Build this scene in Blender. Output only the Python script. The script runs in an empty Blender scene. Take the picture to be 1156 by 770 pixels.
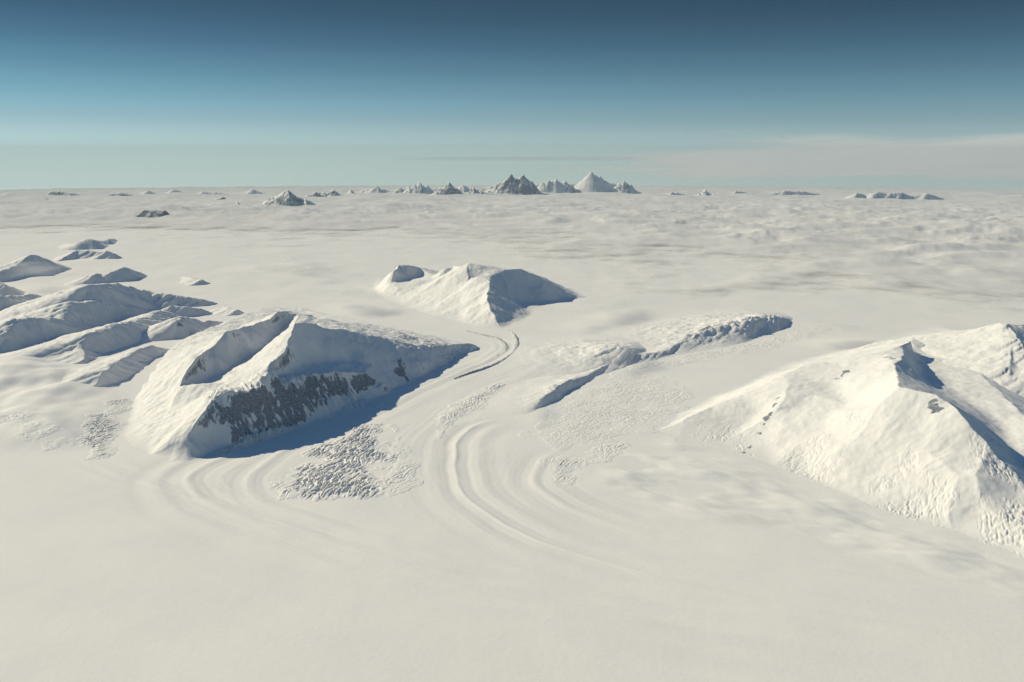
import bpy, math, time
import numpy as np
exec_start = time.time()

# ------------------------------------------------------------------ basics
# heights and plan distances are worked out in kilometres and meshed in metres;
# the ground follows the curve of the earth, so the horizon is a real one
KM = 1000.0
R_EARTH = 6371.0
CAM_H = 3.0
HAZE_TOP = 5500.0
F = 1001.0
PITCH = math.atan((385 - 179.0) / F)
SUN_EL = math.radians(33.0)
SUN_A = math.radians(28.0)                      # light travels to +X and a little towards -Y
LXY = np.array([math.cos(SUN_A), -math.sin(SUN_A)])
TAN_E = math.tan(SUN_EL)
COL = bpy.context.scene.collection
FW = np.array([0, math.cos(PITCH), -math.sin(PITCH)])
UP = np.array([0, math.sin(PITCH), math.cos(PITCH)])


def at(px, py, z=0.0):
    """plan position (km) of the point seen at a photo pixel if it stands z km above the plain"""
    d = FW + np.array([1, 0, 0]) * (px - 578) / F + UP * (385 - py) / F
    t = 10.0
    for _ in range(60):
        r2 = (d[0] * t) ** 2 + (d[1] * t) ** 2
        target = z - r2 / (2 * R_EARTH)
        if d[2] > -1e-4:
            return np.array([d[0], d[1]]) * 150
        tn = (target - CAM_H) / d[2]
        t = min(0.5 * t + 0.5 * tn, 260)
    return np.array([d[0] * t, d[1] * t])


def pix(x, y, z):
    """photo pixel of plan position and height (inverse of at)"""
    zz = z - (x * x + y * y) / (2 * R_EARTH) - CAM_H
    dep = y * FW[1] + zz * FW[2]
    return 578 + F * x / dep, 385 - F * (y * UP[1] + zz * UP[2]) / dep


# ------------------------------------------------------------------ noise
def _hash(ix, iy, seed):
    h = (ix.astype(np.int64) * 374761393 + iy.astype(np.int64) * 668265263 + seed * 974711) & 0xFFFFFFFF
    h = ((h ^ (h >> 13)) * 1274126177) & 0xFFFFFFFF
    h = ((h ^ (h >> 16)) * 2246822519) & 0xFFFFFFFF
    return (h ^ (h >> 15)) & 0xFFFFFFFF


def perlin(x, y, seed=0):
    ix, iy = np.floor(x), np.floor(y)
    fx, fy = x - ix, y - iy
    u = fx * fx * fx * (fx * (fx * 6 - 15) + 10)
    v = fy * fy * fy * (fy * (fy * 6 - 15) + 10)

    def g(dx, dy):
        a = _hash(ix + dx, iy + dy, seed) * (2 * math.pi / 4294967296.0)
        return np.cos(a) * (fx - dx) + np.sin(a) * (fy - dy)
    a0 = g(0, 0) * (1 - u) + g(1, 0) * u
    a1 = g(0, 1) * (1 - u) + g(1, 1) * u
    return (a0 * (1 - v) + a1 * v) * 1.5


def fbm(x, y, octv=4, seed=0, gain=0.5):
    s, a = 0.0, 1.0
    for o in range(octv):
        s = s + a * perlin(x, y, seed + o * 17)
        x, y, a = x * 2.03 + 11.3, y * 2.03 - 7.1, a * gain
    return s


def ridged(x, y, octv=3, seed=0):
    s, a = 0.0, 1.0
    for o in range(octv):
        s = s + a * (1 - 2 * np.abs(perlin(x, y, seed + o * 31)))
        x, y, a = x * 2.1 + 5.7, y * 2.1 + 3.3, a * 0.5
    return s


def cells(x, y, seed=0):
    """(distance to nearest, to second nearest feature point, random value of the nearest cell)"""
    ix, iy = np.floor(x), np.floor(y)
    f1 = np.full(x.shape, 9.0)
    f2 = np.full(x.shape, 9.0)
    rv = np.zeros(x.shape)
    for dx in (-1, 0, 1):
        for dy in (-1, 0, 1):
            h = _hash(ix + dx, iy + dy, seed)
            jx, jy = (h & 0xFFFF) / 65535.0, (h >> 16) / 65535.0
            d = np.hypot(ix + dx + jx - x, iy + dy + jy - y)
            closer = d < f1
            f2 = np.where(closer, f1, np.minimum(f2, d))
            rv = np.where(closer, ((h * 2654435761) & 0xFFFF) / 65535.0, rv)
            f1 = np.where(closer, d, f1)
    return f1, f2, rv


def sstep(a, b, x):
    t = np.clip((x - a) / (b - a), 0, 1)
    return t * t * (3 - 2 * t)


# ------------------------------------------------------------------ lines and areas in plan
def smooth_line(pts, n=6):
    """Catmull-Rom through the points"""
    p = np.array(pts, float)
    if len(p) < 3:
        return p
    q = np.vstack([2 * p[0] - p[1], p, 2 * p[-1] - p[-2]])
    out = []
    for i in range(len(p) - 1):
        a, b, c, d = q[i:i + 4]
        for t in np.linspace(0, 1, n, endpoint=False):
            out.append(0.5 * (2 * b + (c - a) * t + (2 * a - 5 * b + 4 * c - d) * t * t + (3 * b - 3 * c + d - a) * t ** 3))
    out.append(p[-1])
    return np.array(out)


def line_dist(x, y, P):
    """distance to a polyline, signed offset and running length of the nearest point"""
    best = np.full(x.shape, 1e9)
    sgn = np.zeros(x.shape)
    run = np.zeros(x.shape)
    L = 0.0
    for a, b in zip(P[:-1], P[1:]):
        e = b - a
        l = math.hypot(*e) + 1e-9
        t = np.clip(((x - a[0]) * e[0] + (y - a[1]) * e[1]) / (l * l), 0, 1)
        dx, dy = x - a[0] - t * e[0], y - a[1] - t * e[1]
        d = np.hypot(dx, dy)
        m = d < best
        best = np.where(m, d, best)
        sgn = np.where(m, np.sign(e[0] * dy - e[1] * dx), sgn)
        run = np.where(m, L + t * l, run)
        L += l
    return best, sgn * best, run, L


def area_dist(x, y, poly):
    """signed distance into a polygon (positive inside)"""
    P = np.vstack([poly, poly[:1]])
    d = line_dist(x, y, P)[0]
    ins = np.zeros(x.shape, bool)
    for a, b in zip(P[:-1], P[1:]):
        c = (a[1] > y) != (b[1] > y)
        with np.errstate(divide='ignore', invalid='ignore'):
            xi = (b[0] - a[0]) * (y - a[1]) / (b[1] - a[1] + 1e-12) + a[0]
        ins ^= c & (x < xi)
    return np.where(ins, d, -d)


def plan(pts, z=0.0):
    return np.array([at(p[0], p[1], z) for p in pts])


# ------------------------------------------------------------------ the plain
FLOW = []          # (plan line, [(offset, width, amplitude)...]) low ridges and troughs of the flowing ice


def flow(pts, waves, z=0.0, fade=(0.1, 0.3)):
    FLOW.append((smooth_line(plan(pts, z), 5), waves, fade))


flow([(300, 500), (262, 512), (228, 527), (213, 545), (235, 566), (290, 588), (370, 612), (470, 640), (600, 672), (760, 705), (940, 735), (1100, 760)],
     [(0.0, .060, .011), (-.16, .07, -.007), (-.30, .08, .007), (.14, .06, -.005), (-.47, .09, -.005), (.30, .07, .004)], fade=(.08, .38))
flow([(395, 478), (330, 505), (290, 530), (282, 552), (320, 575), (400, 602), (520, 636), (680, 668), (860, 700), (1040, 728)],
     [(0.0, .06, .008), (-.13, .06, -.005), (.12, .07, -.004)], fade=(.15, .55))
flow([(70, 510), (100, 522), (150, 540), (215, 560), (300, 585), (420, 620), (560, 655), (720, 690)],
     [(0.0, .05, .007), (.13, .05, -.005), (.24, .05, .005), (-.15, .06, .004)], fade=(.12, .5))
flow([(570, 472), (540, 480), (522, 492), (514, 512), (516, 540), (532, 566), (572, 594), (640, 622), (740, 650), (880, 680), (1040, 708), (1180, 730)],
     [(0.0, .030, .010), (-.09, .05, -.007), (.11, .06, -.006), (.24, .07, .006), (-.22, .07, .005), (.40, .09, -.005), (-.38, .09, -.004)], fade=(.08, .38))
flow([(640, 505), (612, 522), (606, 545), (630, 566), (690, 590), (780, 612), (900, 636), (1040, 660), (1180, 684)],
     [(0.0, .06, .009), (-.14, .08, -.006), (.16, .08, .006), (.34, .09, -.005)], fade=(.12, .5))
flow([(560, 396), (552, 404), (520, 416), (478, 434), (440, 452), (380, 482), (330, 505)],
     [(0.0, .05, .006), (.12, .06, -.005), (-.14, .07, .004), (.28, .08, .004)], z=.05, fade=(.1, .3))
flow([(600, 380), (640, 400), (600, 418), (545, 440), (500, 470), (470, 505), (478, 545), (520, 590)],
     [(0.0, .10, .006), (.25, .12, -.005)], z=.03, fade=(.2, .3))
flow([(505, 372), (530, 375), (552, 380), (566, 386), (568, 393), (556, 403), (530, 412), (490, 428)],
     [(0.0, .06, .006), (.12, .06, -.005), (-.13, .08, .005)], z=.02, fade=(.15, .3))
flow([(900, 556), (960, 580), (1030, 600), (1110, 628), (1200, 660)],
     [(0.0, .07, -.008), (-.2, .08, .006)], fade=(.2, .4))

APRON = plan([(-120, 395), (60, 398), (180, 420), (150, 470), (125, 508), (60, 512), (-120, 512)])
LUMPS = plan([(660, 545), (700, 510), (760, 490), (850, 520), (960, 560), (1080, 602), (1170, 640), (1170, 690), (1000, 640), (860, 600), (740, 585)])


def base(x, y):
    r = np.hypot(x, y)
    h = .012 * fbm(x / 3.2, y / 3.2, 3, 3) + .0011 * fbm(x / .42, y / .55, 3, 9) * sstep(40, 10, r)
    # long low waves lying across the plain
    h = h +   .0027 * fbm((x * .87 - y * .49) / 2.2, (x * .49 + y * .87) / .24, 2, 21) * sstep(16, 8, r)
    near = r < 24
    if near.any():
        xn, yn = x[near], y[near]
        hn = np.zeros(xn.shape)
        for P, waves, fade in FLOW:
            lo, hi = P.min(0) - 1.0, P.max(0) + 1.0
            m = (xn > lo[0]) & (xn < hi[0]) & (yn > lo[1]) & (yn < hi[1])
            if not m.any():
                continue
            d, s, run, L = line_dist(xn[m], yn[m], P)
            s = s + .025 * perlin(run / .5, run * 0 + 3.3, 5)
            f = sstep(0, fade[0] * L, run) * sstep(L, L - fade[1] * L, run)
            a = 0
            for off, w, amp in waves:
                a = a + amp * np.exp(-((s - off) / (.78 * w)) ** 2)
            a = a + .0022 * perlin(s / .050, run / 1.6 + 7.7, 8) * np.exp(-(s / .42) ** 2)
            hn[m] += .68 * a * f * (1 + .35 * perlin(run / .35, s / .3, 6))
        dl = area_dist(xn, yn, LUMPS)
        k = sstep(-.05, .35, dl)
        q = .030 * fbm((xn * .86 - yn * .5) / .95, (xn * .5 + yn * .86) / .36, 3, 44)
        hn += k * (np.maximum(q, -.01) + .004)
        da = area_dist(xn, yn, APRON)
        hn += sstep(-.1, 1.3, da) * (.14 + .085 * fbm(xn / 1.1, yn / 1.4, 3, 46))
        h[near] += hn
    h = h + .016 * fbm(x / 1.7 + 3.1, y / 2.1, 3, 71) * sstep(13.5, 24, r)
    # wide rough snow far out
    h = h + .05 * fbm(x / 5.0, y / 5.0, 3, 70) * sstep(20, 60, r)
    return h


# ------------------------------------------------------------------ mountains from crest lines
def shadow_heights(crest, edge, z0, default, lo=.03, hi=1.6):
    """height of each crest point above z0 that throws its shadow to the given edge line"""
    ex = np.array([e[0] for e in edge], float)
    ey = np.array([e[1] for e in edge], float)
    o = np.argsort(ex)
    ex, ey = ex[o], ey[o]
    out = []
    for (px, py) in crest:
        prev, got = None, None
        for zr in np.linspace(.005, hi, 160):
            p = at(px, py, z0 + zr)
            q = p + LXY * zr / TAN_E
            qx, qy = pix(q[0], q[1], z0)
            s = qy - np.interp(qx, ex, ey)
            if prev is not None and s * prev <= 0 and qx >= ex[0] - 4:
                got = zr
                break
            prev = s
        out.append(got)
    zs = [z if z else None for z in out]
    idx = [i for i, z in enumerate(zs) if z]
    if not idx:
        return [default] * len(zs)
    return [float(np.clip(np.interp(i, idx, [zs[k] for k in idx]), lo, hi)) for i in range(len(zs))]


def height_at(px, py, by):
    """height of a summit seen at (px, py) whose foot stands on the plain at pixel row by, and its plan position"""
    q = at(px, by, 0)
    k = (385 - py) / F
    zz = q[1] * (k * FW[1] - UP[1]) / (UP[2] - k * FW[2])
    x = (px - 578) / F * (q[1] * FW[1] + zz * FW[2])
    return (x, q[1], zz + CAM_H + (x * x + q[1] ** 2) / (2 * R_EARTH))


def far_ridge(p, by, kS=1.6, kD=1.3, pS=1.1, pD=1.1, z0=0.0):
    pts = np.array([height_at(a[0], a[1], by if np.isscalar(by) else b) for a, b in zip(p, by if not np.isscalar(by) else p)])
    out = [pts[0]]
    rng = np.random.RandomState(int(abs(p[0][0]) * 7 + abs(p[0][1])) % 9999)
    for a, b in zip(pts[:-1], pts[1:]):
        n = max(1, int(math.hypot(*(b - a)[:2]) / 1.2))
        for i in range(1, n):
            q = a + (b - a) * i / n
            j = rng.uniform(-1, 1) * .09 * (q[2] + .15)
            out.append(q + np.array([0, rng.uniform(-.25, .25), j]))
        out.append(b)
    return dict(P=np.array(out), z0=z0, kS=kS, kD=kD, pS=pS, pD=pD)


def ridge(p, z=None, E=None, z0=0.0, kS=3.0, kD=1.6, pS=1.25, pD=1.05, default=.3, scale=1.0, ends=None, hi=1.6, up=0.0, jag=False):
    """one crest: pixels p, heights above the plain z (or the shadow edge E that sets them)"""
    p = list(p)
    if E is not None:
        zr = [v * scale for v in shadow_heights(p, E, z0, default, hi=hi)]
        zz = [z0 + v for v in zr]
    else:
        zz = [z] * len(p) if np.isscalar(z) else list(z)
    if ends:
        zz[0] = z0 + (zz[0] - z0) * ends[0]
        zz[-1] = z0 + (zz[-1] - z0) * ends[1]
    pts = np.array([[*at(a[0], a[1], b), b] for a, b in zip(p, zz)])
    if jag:
        rng = np.random.RandomState(int(p[0][0] * 13 + p[0][1] * 7) % 99991)
        out = []
        for a, b in zip(pts[:-1], pts[1:]):
            n = max(1, int(math.hypot(*(b - a)[:2]) / .15))
            for q in range(n):
                v = a + (b - a) * q / n
                if q:
                    v = v + np.array([rng.uniform(-.02, .02), rng.uniform(-.02, .02), rng.uniform(-.09, .07) * v[2]])
                out.append(v)
        pts = np.array(out + [pts[-1]])
    else:
        pts = smooth_line(pts, 3) if len(pts) > 2 else pts
    return dict(P=pts, z0=z0, kS=kS, kD=kD, pS=pS, pD=pD, up=up)


def ridge_height(xf, yf, rg, jag):
    """height of one crest's flanks above its foot, which lies at z0"""
    out_f = np.full(xf.shape, -9.0)
    along_f = np.zeros(xf.shape)
    dist_f = np.full(xf.shape, 9.0)
    L = 0.0
    for a, b in zip(rg['P'][:-1], rg['P'][1:]):
        e = b[:2] - a[:2]
        l = math.hypot(*e) + 1e-9
        rch = max(a[2], b[2], .02) * max(rg['kS'], rg['kD']) * 1.35 + .03
        box = (xf > min(a[0], b[0]) - rch) & (xf < max(a[0], b[0]) + rch) & (yf > min(a[1], b[1]) - rch) & (yf < max(a[1], b[1]) + rch)
        x, y, out, along, dist = xf[box], yf[box], out_f[box], along_f[box], dist_f[box]
        t = np.clip(((x - a[0]) * e[0] + (y - a[1]) * e[1]) / (l * l), 0, 1)
        dx, dy = x - a[0] - t * e[0], y - a[1] - t * e[1]
        d = np.hypot(dx, dy) + 1e-6
        s = (dx * LXY[0] + dy * LXY[1]) / d
        w = sstep(-.45, .45, s)
        zc = np.maximum(a[2] + (b[2] - a[2]) * t - rg.get('up', 0), .012)
        k = rg['kS'] + (rg['kD'] - rg['kS']) * w
        p = rg['pS'] + (rg['pD'] - rg['pS']) * w
        u = d / (zc * k)
        h = np.where(u < 1, zc * np.power(np.clip(1 - u, 0, 1), p), -(d - zc * k) * .6) + rg.get('up', 0)
        m = h > out
        out_f[box] = np.where(m, h, out)
        along_f[box] = np.where(m, L + t * l, along)
        dist_f[box] = np.where(m, d, dist)
        L += l
    return out_f, along_f, dist_f


def mountain_height(xf, yf, ridges, rough=1.0, warp=.035, seed=1, lam=.22, fs=1.0, gully=.4):
    near = np.zeros(xf.shape, bool)
    for rg in ridges:
        near |= ridge_height(xf, yf, rg, 0)[0] > -.08 - warp * 1.5
    res = np.full(xf.shape, -.5)
    x, y = xf[near], yf[near]
    wx = x + warp * fbm(x / (.5 * fs), y / (.5 * fs), 4, seed + 100)
    wy = y + warp * fbm(x / (.5 * fs), y / (.5 * fs), 4, seed + 200)
    tot = np.full(x.shape, -9.0)
    for i, rg in enumerate(ridges):
        h, al, di = ridge_height(wx, wy, rg, 0)
        zc = np.clip(h, 0, 1)
        # ribs and gullies running down the flanks
        g = ridged(al / lam + i * 7.7, di / (lam * 5), 3, seed + 300 + i)
        h = h + gully * np.minimum(zc, .35 * fs) * .16 * g * sstep(.0, .5 * lam, di)
        # smooth join with what is there
        kk = .014 * fs
        hh = np.clip(.5 + .5 * (h - tot) / kk, 0, 1)
        tot = tot * (1 - hh) + h * hh + kk * hh * (1 - hh)
    b = sstep(.0, .12 * fs, tot)
    tot = tot + rough * b * fs * (.009 * fbm(x / (.14 * fs), y / (.14 * fs), 4, seed + 500) + .014 * fbm(x / (.5 * fs), y / (.5 * fs), 3, seed + 600))
    res[near] = np.maximum(tot, -.5)
    return res


def facets(lines):
    """surface through surveyed lines of (pixel x, pixel y, height): points and triangles in plan"""
    from mathutils.geometry import delaunay_2d_cdt
    V, Zs, Ed = [], [], []
    for ln in lines:
        pts = list(ln) if isinstance(ln, np.ndarray) else [np.array([*at(p[0], p[1], p[2]), p[2]]) for p in ln]
        prev = None
        for a, b in zip(pts[:-1], pts[1:]):
            n = max(1, int(math.hypot(*(b - a)[:2]) / .25))
            for q in range(n):
                V.append(a + (b - a) * q / n)
                if prev is not None:
                    Ed.append((len(V) - 2, len(V) - 1))
                prev = 1
        V.append(pts[-1])
        if len(pts) > 1:
            Ed.append((len(V) - 2, len(V) - 1))
    V = np.array(V)
    from mathutils import Vector as Vec
    ov, oe, of, orig, _, _ = delaunay_2d_cdt([Vec((float(p[0]), float(p[1]))) for p in V], Ed, [], 0, 1e-5)
    zz = []
    bad = 0
    for p, o in zip(ov, orig):
        if o:
            zz.append(max(V[i][2] for i in o))
        else:
            bad += 1
            d = np.hypot(V[:, 0] - p[0], V[:, 1] - p[1])
            k = np.argsort(d)[:2]
            zz.append(float(np.average(V[k, 2], weights=1 / (d[k] + 1e-6))))
    if bad:
        print('crossing lines:', bad)
    return np.array([[p[0], p[1], z] for p, z in zip(ov, zz)]), [tuple(f) for f in of], V


def crest_lines(p, E=None, z=None, z0=0.0, kS=3.0, lee=.68, default=.2, boost=1.22, ends=(.35, .3), low=-.004):
    """survey lines of one sharp ridge: its crest, the foot of its dark side and the foot of its sunny side"""
    zr = [v * boost for v in shadow_heights(p, E, z0, default)] if E is not None else [v - z0 for v in z]
    zr = np.array(zr)
    zr[0] *= ends[0]; zr[-1] *= ends[1]
    C = np.array([[*at(q[0], q[1], z0 + h), z0 + h] for q, h in zip(p, zr)])
    # break the straight runs of the crest, then bring both ends down to the snow
    rng = np.random.RandomState(int(p[0][0] * 13 + p[0][1] * 7) % 99991)
    out = []
    for a, b in zip(C[:-1], C[1:]):
        n = max(1, int(math.hypot(*(b - a)[:2]) / .16))
        for q in range(n):
            v = a + (b - a) * q / n
            if q:
                v = v + np.array([rng.uniform(-.02, .02), 0, rng.uniform(-.06, .05) * v[2]])
            out.append(v)
    out.append(C[-1])
    C = np.array(out)
    h = C[:, 2:3] - low
    kl = lee / boost / TAN_E * (1 + .22 * np.array([[rng.uniform(-1, 1)] for _ in C]))
    Lf = np.column_stack([C[:, :2] + LXY * h * kl, np.full(len(C), low)])
    Sf = np.column_stack([C[:, :2] - LXY * h * kS * (1 + .15 * np.array([[rng.uniform(-1, 1)] for _ in C])), np.full(len(C), low)])
    capped = []
    for ln in (C, Lf, Sf):
        e0 = C[0, :2] + (C[0, :2] - C[1, :2]) / np.hypot(*(C[0, :2] - C[1, :2])) * (C[0, 2] - low) * 1.5
        e1 = C[-1, :2] + (C[-1, :2] - C[-2, :2]) / np.hypot(*(C[-1, :2] - C[-2, :2])) * (C[-1, 2] - low) * 2.0
        capped.append(np.vstack([[*e0, low], ln, [*e1, low]]))
    C, Lf, Sf = capped
    return [C, Lf, Sf]


def facet_height(x, y, tin):
    P, T, _ = tin
    out = np.full(x.shape, -.03)
    for f in T:
        a, b, c = P[f[0]], P[f[1]], P[f[2]]
        lo, hi = np.minimum(np.minimum(a, b), c), np.maximum(np.maximum(a, b), c)
        if hi[2] <= 1e-4:
            continue
        m = (x >= lo[0]) & (x <= hi[0]) & (y >= lo[1]) & (y <= hi[1])
        if not m.any():
            continue
        xx, yy = x[m], y[m]
        det = (b[1] - c[1]) * (a[0] - c[0]) + (c[0] - b[0]) * (a[1] - c[1])
        if abs(det) < 1e-12:
            continue
        u = ((b[1] - c[1]) * (xx - c[0]) + (c[0] - b[0]) * (yy - c[1])) / det
        v = ((c[1] - a[1]) * (xx - c[0]) + (a[0] - c[0]) * (yy - c[1])) / det
        w = 1 - u - v
        ins = (u > -1e-6) & (v > -1e-6) & (w > -1e-6)
        h = out[m]
        out[m] = np.where(ins, u * a[2] + v * b[2] + w * c[2], h)
    return out


def blur(H, n0, n1):
    for ax, n in ((0, n0), (1, n1)):
        for _ in range(2):
            k = 2 * n + 1
            pad = [(0, 0), (0, 0)]; pad[ax] = (n + 1, n)
            c = np.cumsum(np.pad(H, pad, mode='edge'), axis=ax)
            H = (np.take(c, range(k, c.shape[ax]), ax) - np.take(c, range(0, c.shape[ax] - k), ax)) / k
    return H


# ------------------------------------------------------------------ meshes
def grid(th0, th1, dth, rs):
    th = np.arange(th0, th1 + dth, dth)
    T, Rr = np.meshgrid(th, rs)
    return Rr * np.sin(T), Rr * np.cos(T)


def radii(r0, r1, k, smin, frac_max=.02):
    """ranges whose step grows with the square of the range"""
    out = [r0]
    while out[-1] < r1:
        r = out[-1]
        out.append(r + max(smin, min(k * r * r, frac_max * r)))
    return np.array(out)


def mesh_from(name, X, Y, Z, keep=None, mat=None, parent=None, attrs=None, loc=None):
    """a grid (km) as one smooth mesh; keep = per-face mask"""
    n, m = X.shape
    idx = np.arange(n * m).reshape(n, m)
    q = np.stack([idx[:-1, :-1], idx[:-1, 1:], idx[1:, 1:], idx[1:, :-1]], -1).reshape(-1, 4)
    if keep is not None:
        q = q[keep.reshape(-1)]
    used = np.unique(q)
    if len(used) == 0:
        return None
    remap = np.zeros(n * m, np.int64)
    remap[used] = np.arange(len(used))
    q = remap[q][:, ::-1]
    o3 = np.zeros(3) if loc is None else np.array(loc)
    zc = Z - (X * X + Y * Y) / (2 * R_EARTH)
    co = (np.stack([X.ravel(), Y.ravel(), zc.ravel()], -1)[used] * KM - o3).astype(np.float32)
    me = bpy.data.meshes.new(name)
    me.vertices.add(len(co))
    me.vertices.foreach_set('co', co.ravel())
    me.loops.add(q.size)
    me.loops.foreach_set('vertex_index', q.ravel().astype(np.int32))
    me.polygons.add(len(q))
    me.polygons.foreach_set('loop_start', np.arange(0, q.size, 4, dtype=np.int32))
    me.polygons.foreach_set('loop_total', np.full(len(q), 4, np.int32))
    me.polygons.foreach_set('use_smooth', np.ones(len(q), bool))
    for k, v in (attrs or {}).items():
        at_ = me.attributes.new(k, 'FLOAT', 'POINT')
        at_.data.foreach_set('value', v.ravel()[used].astype(np.float32))
    me.update(calc_edges=True)
    if mat:
        me.materials.append(mat)
    o = bpy.data.objects.new(name, me)
    o.location = o3
    COL.objects.link(o)
    if parent:
        o.parent = parent
        o.location = o3 - np.array(parent.location)
    return o


def tag(o, label=None, cat=None, group=None, kind=None):
    for k, v in (('label', label), ('category', cat), ('group', group), ('kind', kind)):
        if v:
            o[k] = v
    return o


# ------------------------------------------------------------------ materials
def node_mat(name):
    m = bpy.data.materials.new(name)
    m.use_nodes = True
    nt = m.node_tree
    nt.nodes.clear()
    return m, nt, nt.nodes.new, nt.links.new


def snow_mat(name, col=(.82, .812, .785), col2=(.74, .75, .75), scale=1.0, rock=None, bump=1.0, rock_lo=.70, rock_hi=.60, mott=.55):
    m, nt, N, Lk = node_mat(name)
    out = N('ShaderNodeOutputMaterial')
    bs = N('ShaderNodeBsdfPrincipled')
    bs.inputs['Roughness'].default_value = .75
    bs.inputs['Specular IOR Level'].default_value = .15
    tc = N('ShaderNodeNewGeometry')
    n1 = N('ShaderNodeTexNoise'); n1.inputs['Scale'].default_value = .0011 * scale; n1.inputs['Detail'].default_value = 6
    n2 = N('ShaderNodeTexNoise'); n2.inputs['Scale'].default_value = .022 * scale; n2.inputs['Detail'].default_value = 5
    Lk(tc.outputs['Position'], n1.inputs['Vector']); Lk(tc.outputs['Position'], n2.inputs['Vector'])
    mx = N('ShaderNodeMix'); mx.data_type = 'RGBA'
    mx.inputs['A'].default_value = (*col, 1); mx.inputs['B'].default_value = (*col2, 1)
    rp = N('ShaderNodeMapRange'); rp.inputs['From Min'].default_value = .42; rp.inputs['From Max'].default_value = .75
    rp.inputs['To Max'].default_value = mott
    Lk(n1.outputs['Fac'], rp.inputs['Value']); Lk(rp.outputs['Result'], mx.inputs['Factor'])
    color = mx.outputs['Result']
    bp = N('ShaderNodeBump'); bp.inputs['Strength'].default_value = .35 * bump; bp.inputs['Distance'].default_value = 6.0
    Lk(n2.outputs['Fac'], bp.inputs['Height'])
    if rock is not None:
        sx = N('ShaderNodeSeparateXYZ'); Lk(tc.outputs['Normal'], sx.inputs[0])
        n3 = N('ShaderNodeTexNoise'); n3.inputs['Scale'].default_value = .030 * scale; n3.inputs['Detail'].default_value = 8; n3.inputs['Roughness'].default_value = .65
        mp3 = N('ShaderNodeMapping'); mp3.inputs['Scale'].default_value = (1, 1, .3)
        Lk(tc.outputs['Position'], mp3.inputs['Vector']); Lk(mp3.outputs[0], n3.inputs['Vector'])
        ad = N('ShaderNodeMath'); ad.operation = 'MULTIPLY_ADD'
        ad.inputs[1].default_value = .8; Lk(n3.outputs['Fac'], ad.inputs[0]); Lk(sx.outputs['Z'], ad.inputs[2])
        ra = N('ShaderNodeAttribute'); ra.attribute_name = 'rock'
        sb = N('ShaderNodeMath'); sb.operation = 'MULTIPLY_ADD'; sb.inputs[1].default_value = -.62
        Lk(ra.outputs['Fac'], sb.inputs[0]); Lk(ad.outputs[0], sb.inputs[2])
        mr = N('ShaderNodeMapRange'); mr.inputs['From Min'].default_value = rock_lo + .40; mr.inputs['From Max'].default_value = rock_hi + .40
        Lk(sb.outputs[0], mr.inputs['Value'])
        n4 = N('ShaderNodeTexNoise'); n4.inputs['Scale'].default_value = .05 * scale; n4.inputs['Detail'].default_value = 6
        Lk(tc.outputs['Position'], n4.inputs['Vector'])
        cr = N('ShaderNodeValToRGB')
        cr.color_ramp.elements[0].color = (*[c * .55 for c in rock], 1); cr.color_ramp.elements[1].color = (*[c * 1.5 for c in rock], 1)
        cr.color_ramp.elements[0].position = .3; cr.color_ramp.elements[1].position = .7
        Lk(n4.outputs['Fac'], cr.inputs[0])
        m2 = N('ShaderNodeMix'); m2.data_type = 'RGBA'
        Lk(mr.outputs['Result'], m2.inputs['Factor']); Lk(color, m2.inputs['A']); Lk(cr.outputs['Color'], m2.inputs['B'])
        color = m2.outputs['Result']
    Lk(color, bs.inputs['Base Color'])
    Lk(bp.outputs['Normal'], bs.inputs['Normal'])
    Lk(bs.outputs['BSDF'], out.inputs['Surface'])
    return m


M_PLAIN = snow_mat('wind_packed_snow', mott=.5, bump=.75)
M_SNOW = snow_mat('mountain_snow', rock=(.21, .235, .27), rock_lo=.34, rock_hi=.22)
M_FARSNOW = snow_mat('far_mountain_snow', rock=(.10, .125, .165), rock_lo=.62, rock_hi=.50, scale=.12)
M_ICE = snow_mat('broken_ice', col=(.885, .88, .85), col2=(.76, .80, .81), scale=6, mott=.5)
M_DEBRIS = snow_mat('moraine_debris', col=(.46, .47, .48), col2=(.74, .75, .76), scale=12, mott=.8)


# ------------------------------------------------------------------ builders of things
def serac(X, Y, size, ang, stretch, seed):
    """height 0..1 of ice cut into blocks by long open crevasses running at ang degrees"""
    a = math.radians(ang)
    u = X * math.cos(a) + Y * math.sin(a)
    v = -X * math.sin(a) + Y * math.cos(a)
    v = v + size * .9 * fbm(X / (size * 7), Y / (size * 7), 3, seed + 5)
    u = u + size * .9 * fbm(X / (size * 7), Y / (size * 7), 3, seed + 6)
    p1 = perlin(u / (size * stretch * 1.7), v / (size * 1.15), seed)
    p2 = perlin(u / (size * stretch * .8), v / (size * .62), seed + 3)
    p3 = perlin(u / (size * 1.5), v / (size * 2.6), seed + 9)
    c = np.maximum(1 - sstep(.05, .20, np.abs(p1)), .75 * (1 - sstep(.04, .17, np.abs(p2))))
    c = np.maximum(c, .65 * (1 - sstep(.02, .12, np.abs(p3))))
    return (1 - c) * (.82 + .18 * fbm(u / (size * 2), v / size, 2, seed + 12))


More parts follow.
